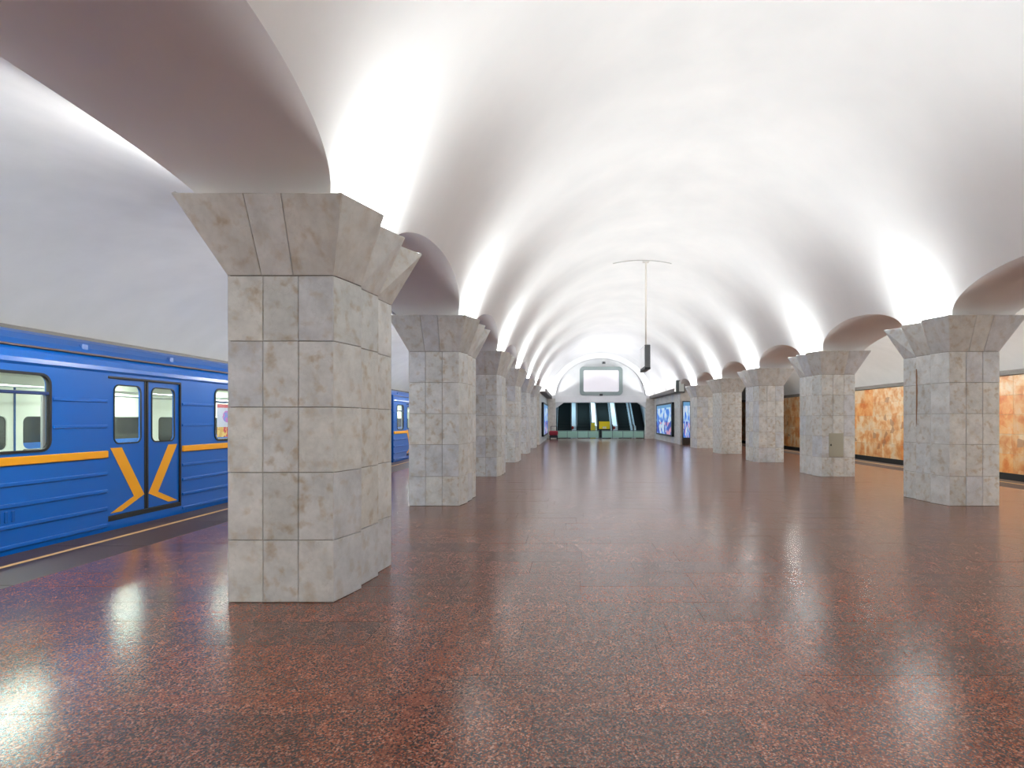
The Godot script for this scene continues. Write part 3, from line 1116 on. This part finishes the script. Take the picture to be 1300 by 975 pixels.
func poster_texture() -> ImageTexture:
	var w := 96
	var h := 128
	var im := Image.create(w, h, false, Image.FORMAT_RGB8)
	im.fill(Color8(214, 226, 244))
	var n := noise_img(FastNoiseLite.TYPE_SIMPLEX_SMOOTH, 0.05, 2, 128, 61)
	for y in h:
		for x in w:
			var v: float = n.get_pixel(x, y).r
			var c := im.get_pixel(x, y)
			var dx := (x - 56.0) / 26.0
			var dy := (y - 48.0) / 24.0
			if dx * dx + dy * dy < 0.7 + v * 0.5: c = Color8(206, 120, 214) if v > 0.5 else Color8(120, 150, 232)
			if y < 14: c = Color8(206, 84, 92)
			if y > 88:
				c = Color8(206, 36, 44) if x > 34 else Color8(226, 180, 60)
				if v > 0.62: c = Color8(240, 216, 120)
			im.set_pixel(x, y, c)
	return ImageTexture.create_from_image(im)

func build_car(root: Node3D) -> void:
	# local frame: x = 0 is the platform side of the car, the body lies towards -x; d runs from the near end
	var W := 2.66
	var side := st_new()
	var far := st_new()
	var doors := []
	for k in 4: doors.append(2.31 + PITCH * k)      # door centres
	var dw := 0.72
	var top := 2.08
	var bot := -0.85
	var edges := [0.0]
	for c in doors:
		edges.append(c - dw)
		edges.append(c + dw)
	edges.append(CAR_L)
	var win := []
	for i in 5:
		var a: float = edges[i * 2]
		var b: float = edges[i * 2 + 1]
		var mid := (a + b) * 0.5
		var hw := 0.68 if b - a > 2.0 else 0.4
		win.append([mid - hw, mid + hw])
		for sgn in [0, 1]:
			var x := 0.0 if sgn == 0 else -W
			var nx := 1.0 if sgn == 0 else -1.0
			var st: SurfaceTool = side if sgn == 0 else far
			if sgn == 0:
				holed(st, a, b, 1.0, top, mid - hw, mid + hw, 1.08, 1.98, 0.12, x, 0.07, nx)
			else:
				holed(st, a, b, 0.9, top, a + 0.12, b - 0.12, 0.98, 1.5, 0.1, x, 0.07, nx)
			quad(st, V(x, bot, a), V(x, bot, b), V(x, 1.0, b), V(x, 1.0, a), Vector3(nx, 0, 0))
			quad(st, V(x - nx * 0.07, bot, a), V(x - nx * 0.07, bot, b), V(x - nx * 0.07, 1.08, b), V(x - nx * 0.07, 1.08, a), Vector3(-nx, 0, 0))
	for c in doors:
		for sgn in [0, 1]:
			var x := 0.0 if sgn == 0 else -W
			var nx := 1.0 if sgn == 0 else -1.0
			var st: SurfaceTool = side if sgn == 0 else far
			quad(st, V(x, bot, c - dw), V(x, bot, c + dw), V(x, 0.1, c + dw), V(x, 0.1, c - dw), Vector3(nx, 0, 0))
			quad(st, V(x, 2.02, c - dw), V(x, 2.02, c + dw), V(x, top, c + dw), V(x, top, c - dw), Vector3(nx, 0, 0))
			for e in [c - dw, c + dw]:
				quad(st, V(x, 0.1, e), V(x, 2.02, e), V(x - nx * 0.07, 2.02, e), V(x - nx * 0.07, 0.1, e), V(0, 0, c - e))
			quad(st, V(x, 2.02, c - dw), V(x, 2.02, c + dw), V(x - nx * 0.07, 2.02, c + dw), V(x - nx * 0.07, 2.02, c - dw), Vector3.DOWN)
	part("body_side", side, M.blue, root)
	part("body_far_side", far, M.blue, root)
	# cornice and roof
	var cn := st_new()
	strip(cn, [[0.0, 2.06], [0.025, 2.09], [0.02, 2.14], [-0.03, 2.21], [-0.085, 2.27]], 0.0, CAR_L, Vector3(1, 0.3, 0))
	part("cornice", cn, M.blue, root)
	var gt := st_new()
	strip(gt, [[-0.085, 2.27], [-0.055, 2.275], [-0.055, 2.295], [-0.1, 2.30]], 0.0, CAR_L, Vector3(1, 0, 0))
	part("gutter", gt, std(Color8(84, 66, 62), 0.6), root)
	var rf := st_new()
	var prof := [[-0.1, 2.3], [-0.16, 2.37], [-0.3, 2.46], [-0.6, 2.54], [-1.0, 2.585], [-1.33, 2.6], [-1.66, 2.585], [-2.06, 2.54], [-2.36, 2.46], [-2.56, 2.3], [-2.66, 2.06]]
	strip(rf, prof, 0.0, CAR_L, Vector3(0, 1, 0))
	part("roof", rf, M.roof_blue, root)
	for i in 11:
		part("roof_bracket", box_mesh(V(-0.2, 2.34, 1.0 + i * 1.62 + 0.09), V(-0.14, 2.42, 1.0 + i * 1.62), 0.01), std(Color8(60, 96, 160), 0.4), root)
	# ends and floor, interior lining
	for z in [0.0, CAR_L]:
		var en := st_new()
		bx(en, V(-W, bot, z + 0.02), V(0.0, 2.3, z - 0.02))
		bx(en, V(-W + 0.3, 2.3, z + 0.02), V(-0.3, 2.45, z - 0.02))
		part("end_wall", en, M.roof_blue, root)
	part("car_floor", box_mesh(V(-W + 0.07, 0.0, CAR_L - 0.02), V(-0.07, 0.1, 0.02)), M.car_floor, root)
	var inner := st_new()
	strip(inner, [[-0.075, 1.99], [-0.16, 2.12], [-0.5, 2.26], [-W * 0.5, 2.3], [-W + 0.5, 2.26], [-W + 0.16, 2.12], [-W + 0.075, 1.99]], 0.03, CAR_L - 0.03, Vector3(0, -1, 0))
	part("car_ceiling", inner, M.car_cream, root)
	var lin := st_new()
	for i in 5:
		var a: float = edges[i * 2]
		var b: float = edges[i * 2 + 1]
		holed(lin, a, b, 0.1, 2.02, a + 0.12, b - 0.12, 0.98, 1.5, 0.1, -W + 0.075, 0.01, 1.0)
		holed(lin, a, b, 0.1, 2.02, win[i][0], win[i][1], 1.08, 1.98, 0.12, -0.075, 0.01, -1.0)
	part("lining", lin, M.car_cream, root)
	# windows
	for i in 5:
		for sgn in [0, 1]:
			var x := -0.012 if sgn == 0 else -W + 0.03
			var fr := st_new()
			var fa: float = win[i][0] if sgn == 0 else edges[i * 2] + 0.12
			var fb: float = win[i][1] if sgn == 0 else edges[i * 2 + 1] - 0.12
			var y0 := 1.09 if sgn == 0 else 0.985
			var y1 := 1.97 if sgn == 0 else 1.495
			if sgn == 0:
				ring_frame(fr, win[i][0] + 0.025, win[i][1] - 0.025, 1.105, 1.955, 0.1, 0.03, -0.03, 0.012)
			else:
				ring_frame(fr, fa + 0.02, fb - 0.02, 1.0, 1.48, 0.08, 0.03, x - 0.02, x + 0.02)
			var w := part("window", fr, M.rubber, root)
			var gl := st_new()
			quad(gl, V(x, y0, fa), V(x, y0, fb), V(x, y1, fb), V(x, y1, fa), Vector3(1, 0, 0))
			part("pane", gl, M.glass if sgn == 0 else M.dark_glass, w)
			if sgn == 0:
				part("vent_bar", box_mesh(V(-0.03, 1.735, win[i][1] - 0.02), V(0.008, 1.77, win[i][0] + 0.02), 0.006), std(Color8(30, 52, 104), 0.4), w)
				part("inner_frame", box_mesh(V(-0.06, 1.11, win[i][1] - 0.025), V(-0.03, 1.74, win[i][1] - 0.07), 0.006), M.aluminium, w)
	# ribs and yellow line
	for i in 5:
		var a: float = edges[i * 2] + 0.02
		var b: float = edges[i * 2 + 1] - 0.02
		part("waist_stripe", box_mesh(V(-0.01, 0.945, b), V(0.028, 1.04, a), 0.012), M.yellow, root)
		for y in [0.74, 0.51, 0.28, 0.06]:
			part("rib", box_mesh(V(-0.01, y - 0.022, b), V(0.02, y + 0.022, a), 0.01), M.blue, root)
		for y in [1.69, 1.36]:
			for r in [[a, win[i][0] - 0.03], [win[i][1] + 0.03, b]]:
				part("rib", box_mesh(V(-0.01, y - 0.02, r[1]), V(0.016, y + 0.02, r[0]), 0.009), M.blue, root)
		# grille
		if b - a > 2.0:
			var gp := (a + b) * 0.5 - 0.28
			for q in 7:
				part("grille_slat", box_mesh(V(-0.005, 0.33, gp + q * 0.08 + 0.035), V(0.012, 0.45, gp + q * 0.08), 0.004), M.roof_blue, root)
	# doors
	for c in doors:
		for sgn in [0, 1]:
			for leaf in [-1.0, 1.0]:
				var x := -0.022 if sgn == 0 else -W + 0.022
				var nx := 1.0 if sgn == 0 else -1.0
				var p0: float = c - dw + 0.02 if leaf < 0 else c + 0.012
				var p1: float = c - 0.012 if leaf < 0 else c + dw - 0.02
				var h0 := p0 + 0.10 if leaf < 0 else p0 + 0.09
				var h1 := p1 - 0.09 if leaf < 0 else p1 - 0.10
				var st := st_new()
				var w0 := 1.12 if sgn == 0 else 0.98
				var w1 := 1.92 if sgn == 0 else 1.5
				holed(st, p0, p1, 0.17, 2.0, h0, h1, w0, w1, 0.09, x, 0.035, nx)
				holed(st, p0, p1, 0.17, 2.0, h0, h1, w0, w1, 0.09, x - nx * 0.035, 0.0, -nx)
				var dl := part("door_leaf", st, M.blue if sgn == 0 else M.car_cream, root)
				var gl := st_new()
				quad(gl, V(x - nx * 0.012, w0 - 0.02, h0), V(x - nx * 0.012, w0 - 0.02, h1), V(x - nx * 0.012, w1 + 0.02, h1), V(x - nx * 0.012, w1 + 0.02, h0), Vector3(1, 0, 0))
				part("pane", gl, M.glass if sgn == 0 else M.dark_glass, dl)
				if sgn == 1: continue
				var rg := st_new()
				ring_frame(rg, h0 + 0.014, h1 - 0.014, 1.134, 1.906, 0.076, 0.018, x - 0.005, x + 0.008)
				part("gasket", rg, M.rubber, dl)
				# chevron of two yellow bands pointing to the middle of the door
				var cv := st_new()
				var outp: float = c + leaf * 0.66
				var inp: float = c + leaf * 0.24
				var ww: float = 0.2 * -leaf
				var pts := [[outp, 1.07], [inp, 0.38], [outp, 0.2]]
				for i in 2:
					var a = pts[i]
					var b = pts[i + 1]
					var hf := 0.0 if i == 0 else 0.0
					quad(cv, V(x + 0.003, a[1], a[0]), V(x + 0.003, a[1], a[0] + ww), V(x + 0.003, b[1], b[0] + ww), V(x + 0.003, b[1], b[0]), Vector3(1, 0, 0))
				part("chevron", cv, M.yellow, dl)
				part("edge_rubber", box_mesh(V(x - 0.03, 0.17, (p1 if leaf < 0 else p0 + 0.03)), V(x + 0.006, 2.0, (p1 - 0.03 if leaf < 0 else p0)), 0.004), M.rubber, dl)
		part("door_sill", box_mesh(V(-0.07, 0.1, c + dw), V(0.006, 0.165, c - dw), 0.006), M.rubber, root)
		part("door_seal", box_mesh(V(-0.06, 0.16, c + dw + 0.004), V(0.004, 2.02, c + dw - 0.024), 0.004), M.rubber, root)
		part("door_header", box_mesh(V(-0.06, 1.995, c + dw), V(0.004, 2.025, c - dw), 0.004), M.rubber, root)
	# benches and handrails
	for i in 5:
		var a: float = edges[i * 2] + 0.08
		var b: float = edges[i * 2 + 1] - 0.08
		for sgn in [0, 1]:
			var xw := -0.09 if sgn == 0 else -W + 0.09
			var dir := -1.0 if sgn == 0 else 1.0
			var bn := st_new()
			bx(bn, V(minf(xw, xw + dir * 0.45), 0.42, b), V(maxf(xw, xw + dir * 0.45), 0.54, a), 0.03)
			bx(bn, V(minf(xw, xw + dir * 0.08), 0.54, b), V(maxf(xw, xw + dir * 0.08), 0.98, a), 0.03)
			bx(bn, V(minf(xw, xw + dir * 0.36), 0.1, b), V(maxf(xw, xw + dir * 0.36), 0.42, a), 0.01)
			part("bench", bn, M.seat, root)
	for x in [-0.75, -W + 0.75]:
		var hr := st_new()
		cyl(hr, V(x, 1.86, 0.1), V(x, 1.86, CAR_L - 0.1), 0.016, 8)
		part("grab_rail", hr, M.aluminium, root)
	# ceiling lamps
	for x in [-0.62, -W + 0.62]:
		for k in 5:
			var p := 1.2 + k * 3.6
			var lm := part("ceiling_lamp", box_mesh(V(x - 0.09, 2.17, p + 1.3), V(x + 0.09, 2.23, p), 0.01), M.car_lamp, root)
			area_light(lm, V(x, 2.155, p + 0.65), Vector3.DOWN, Vector3(0, 0, 1), Vector2(1.25, 0.16), 5.0, Color(0.92, 1.0, 0.94))
	# running gear below the body
	var ug := st_new()
	bx(ug, V(-W + 0.4, -0.9, CAR_L - 4.5), V(-0.4, -0.5, 4.5), 0.05)
	part("underframe", ug, M.black, root)
	for q in [1.9, 3.9, CAR_L - 3.9, CAR_L - 1.9]:
		for x in [-0.55, -2.07]:
			var wh := st_new()
			cyl(wh, V(x - 0.06, -0.545, q), V(x + 0.06, -0.545, q), 0.395, 20)
			part("wheel", wh, M.rail, root)

func build_train() -> void:
	# door centres at 8.41 + 4.5 k of the hall axis for the first car
	var x := -8.33
	var car := Node3D.new()
	car.name = numbered("subway_car")
	car.position = V(x, 0.0, 8.41 - 2.31 - PITCH)
	add_child(car)
	meta(car, "blue subway car with yellow stripe and door chevrons beside the large left pillar", "subway car", "cars of the blue train")
	build_car(car)
	var second: Node3D = car.duplicate()
	second.name = numbered("subway_car")
	second.position = car.position + V(0, 0, CAR_L + 0.35)
	add_child(second)
	meta(second, "farther blue subway car glimpsed between the first and second left pillars", "subway car", "cars of the blue train")
	var third: Node3D = car.duplicate()
	third.name = numbered("subway_car")
	third.position = car.position - V(0, 0, CAR_L + 0.35)
	# the third car would stand wholly outside the picture
	third.free()
	# coloured poster on the inside of the window next to the doors
	var pm := std(Color.WHITE, 0.5)
	pm.albedo_texture = poster_texture()
	var st := st_new()
	var a := car.position.z
	var d0 := 10.12
	var d1 := 10.62
	quad_uv(st, V(x - 0.035, 1.14, d0), V(x - 0.035, 1.14, d1), V(x - 0.035, 1.72, d1), V(x - 0.035, 1.72, d0), Vector3(1, 0, 0))
	quad_uv(st, V(x - 0.041, 1.14, d1), V(x - 0.041, 1.14, d0), V(x - 0.041, 1.72, d0), V(x - 0.041, 1.72, d1), Vector3(-1, 0, 0))
	one("poster", st, pm, Vector3.ZERO, "colourful pink, blue and red poster behind a train window pane", "poster")

# ================================================================ adverts
func advert_texture(sd: int) -> ImageTexture:
	var w := 192
	var h := 96
	var im := Image.create(w, h, false, Image.FORMAT_RGB8)
	var n := noise_img(FastNoiseLite.TYPE_SIMPLEX_SMOOTH, 0.022, 3, 192, sd)
	var n2 := noise_img(FastNoiseLite.TYPE_CELLULAR, 0.06, 1, 192, sd + 1, true)
	for y in h:
		for x in w:
			var v: float = n.get_pixel(x, y).r
			var c := Color8(206, 226, 246).lerp(Color8(60, 120, 208), smoothstep(0.35, 0.75, v))
			if y > 52 and n2.get_pixel(x, y).r > 0.6: c = Color8(40, 74, 168)
			if y > 56 and n2.get_pixel(x, y).r < 0.18: c = Color8(206, 150, 170)
			if y < 10: c = Color8(96, 150, 190)
			im.set_pixel(x, y, c)
	return ImageTexture.create_from_image(im)

func advert_mat(sd: int, e: float) -> StandardMaterial3D:
	var m := std(Color.WHITE, 0.35)
	var t := advert_texture(sd)
	m.albedo_texture = t
	m.emission_enabled = true
	m.emission = Color.BLACK
	m.emission_texture = t
	m.emission_energy_multiplier = e
	return m

func build_adverts() -> void:
	for s in [-1.0, 1.0]:
		var d0 := 35.4
		var d1 := 41.9
		var t := thing("light_box", V(s * 4.02, 0.4, (d0 + d1) * 0.5), "wide lit blue and white advert on the %s wall near the far end" % ("left" if s < 0 else "right"), "advert", "lit adverts near the far end")
		var h := (d1 - d0) * 0.5
		var fr := st_new()
		var xi: float = -s * 0.14
		for r in [[-h, -h + 0.3, 0.0, 2.1], [h - 0.12, h, 0.0, 2.1], [-h, h, 0.0, 0.1], [-h, h, 2.0, 2.1]]:
			bx(fr, V(minf(0, xi), r[2], r[1]), V(maxf(0, xi), r[3], r[0]), 0.01)
		part("frame", fr, std(Color8(30, 40, 48), 0.4), t)
		var pn := st_new()
		var px: float = -s * 0.12
		if s > 0:
			quad_uv(pn, V(px, 0.1, h - 0.12), V(px, 0.1, -h + 0.3), V(px, 2.0, -h + 0.3), V(px, 2.0, h - 0.12), Vector3(-1, 0, 0))
		else:
			quad_uv(pn, V(px, 0.1, -h + 0.3), V(px, 0.1, h - 0.12), V(px, 2.0, h - 0.12), V(px, 2.0, -h + 0.3), Vector3(1, 0, 0))
		part("panel", pn, advert_mat(141 if s > 0 else 151, 0.55), t)
		area_light(t, V(-s * 0.16, 1.05, 0.09), Vector3(-s, 0, 0), Vector3(0, 0, 1), Vector2(2.0 * h - 0.5, 1.8), 1.2, Color(0.82, 0.9, 1.0))
	# free-standing light box in the last passage on the right
	var lb := thing("standing_light_box", V(4.55, 0, 33.2), "tall lit white and blue advert stand in the last right passage", "advert")
	part("plinth", box_mesh(Vector3(-0.45, 0, -0.12), Vector3(0.45, 0.36, 0.12), 0.01), std(Color8(50, 42, 36), 0.5), lb)
	part("case", box_mesh(Vector3(-0.45, 0.36, -0.1), Vector3(0.45, 2.5, 0.08), 0.02), std(Color8(60, 70, 80), 0.4, 0.3), lb)
	for i in 2:
		var pn := st_new()
		var x0 := -0.41 + i * 0.43
		quad_uv(pn, Vector3(x0, 0.42, 0.085), Vector3(x0 + 0.37, 0.42, 0.085), Vector3(x0 + 0.37, 2.44, 0.085), Vector3(x0, 2.44, 0.085), Vector3(0, 0, 1))
		part("panel", pn, advert_mat(161 + i * 7, 0.6), lb)
	area_light(lb, Vector3(0, 1.45, 0.11), Vector3(0, 0, 1), Vector3(1, 0, 0), Vector2(0.8, 2.0), 0.4, Color(0.85, 0.92, 1.0))
	# lamp troughs behind the end cornices
	for s in [-1.0, 1.0]:
		for k in 2:
			var t := thing("trough_lamp", V(s * 3.88, 3.06, 36.1 + k * 5.2), "fluorescent trough lamp behind the %s end cornice, %s half" % ["left" if s < 0 else "right", "near" if k == 0 else "far"], "lamp", "trough lamps of the end cornices")
			part("housing", box_mesh(V(-0.05, 0, 2.3), V(0.05, 0.025, -2.3), 0.004), M.lamp_housing, t)
			var tb := st_new()
			cyl(tb, V(0, 0.048, -2.25), V(0, 0.048, 2.25), 0.018, 10)
			part("tube", tb, M.tube, t)
			area_light(t, V(-s * 0.01, 0.075, 0), Vector3(-s * 1.8, 1.0, 0), Vector3(0, 0, 1), Vector2(4.5, 0.04), 14.0, Color(0.985, 0.993, 1.0))

# ================================================================ small things
func build_small_things() -> void:
	# double-sided sign hanging over the hall
	var t := thing("hanging_sign", V(0.13, 3.0, 18.6), "white double-faced light box sign hanging from a pole under the vault", "sign")
	part("frame", box_mesh(V(-0.085, 0.06, 0.6), V(0.085, 0.76, -0.6), 0.012), std(Color8(112, 116, 118), 0.45, 0.3), t)
	part("bottom_rail", box_mesh(V(-0.09, 0.0, 0.61), V(0.09, 0.065, -0.61), 0.01), M.dark_metal, t)
	for s in [-1.0, 1.0]:
		part("face", box_mesh(V(minf(s * 0.086, s * 0.094), 0.1, 0.56), V(maxf(s * 0.086, s * 0.094), 0.73, -0.56), 0.003), glow(Color(0.95, 0.96, 0.97), 0.35), t)
	var po := st_new()
	cyl(po, V(0.0, 0.75, -0.2), V(0.0, 3.45, -0.2), 0.03, 12)
	part("pole", po, std(Color8(226, 220, 212), 0.4), t)
	part("ceiling_plate", box_mesh(V(-0.1, 3.4, -0.1), V(0.1, 3.46, -0.3), 0.01), std(Color8(214, 212, 208), 0.5), t)
	# metal hatch on the third pillar of the right row
	var h := thing("metal_hatch", V(4.47, 0.5, 14.76), "grey-green metal hatch plate on the right pillar shaft", "hatch")
	part("plate", box_mesh(Vector3(-0.18, 0, 0.0), Vector3(0.18, 0.6, 0.016), 0.006), std(Color8(178, 180, 164), 0.5), h)
	part("lock", box_mesh(Vector3(-0.15, 0.28, 0.016), Vector3(-0.12, 0.33, 0.024), 0.003), M.dark_metal, h)
	# sign box projecting above the last passage on the right
	var sb := thing("bracket_sign", V(4.0, 2.98, 33.3), "small white sign box with dark frame above the last right passage", "sign")
	part("frame", box_mesh(Vector3(-0.25, 0.0, -0.06), Vector3(0.25, 0.7, 0.06), 0.012), std(Color8(84, 96, 96), 0.5), sb)
	part("face", box_mesh(Vector3(-0.08, 0.06, 0.06), Vector3(0.21, 0.64, 0.068), 0.003), std(Color8(232, 240, 236), 0.4), sb)
	# red cleaning cart at the far left
	var c := thing("cleaning_cart", V(-3.6, 0, 42.6), "small dark red wheeled cart by the left wall at the far end", "cart")
	part("body", box_mesh(Vector3(-0.22, 0.3, -0.4), Vector3(0.42, 0.62, 0.4), 0.06), std(Color8(150, 22, 40), 0.45), c)
	part("chassis", box_mesh(Vector3(-0.2, 0.12, -0.38), Vector3(0.4, 0.3, 0.38), 0.03), std(Color8(40, 40, 46), 0.6), c)
	for x in [-0.16, 0.36]:
		for z in [-0.28, 0.28]:
			var w := st_new()
			cyl(w, Vector3(x - 0.03, 0.1, z), Vector3(x + 0.03, 0.1, z), 0.1, 14)
			part("wheel", w, M.rubber, c)
	var hd := st_new()
	cyl(hd, Vector3(-0.12, 0.6, -0.36), Vector3(-0.12, 0.95, -0.44), 0.018, 8)
	cyl(hd, Vector3(0.32, 0.6, -0.36), Vector3(0.32, 0.95, -0.44), 0.018, 8)
	cyl(hd, Vector3(-0.12, 0.95, -0.44), Vector3(0.32, 0.95, -0.44), 0.018, 8)
	part("handle", hd, M.dark_metal, c)
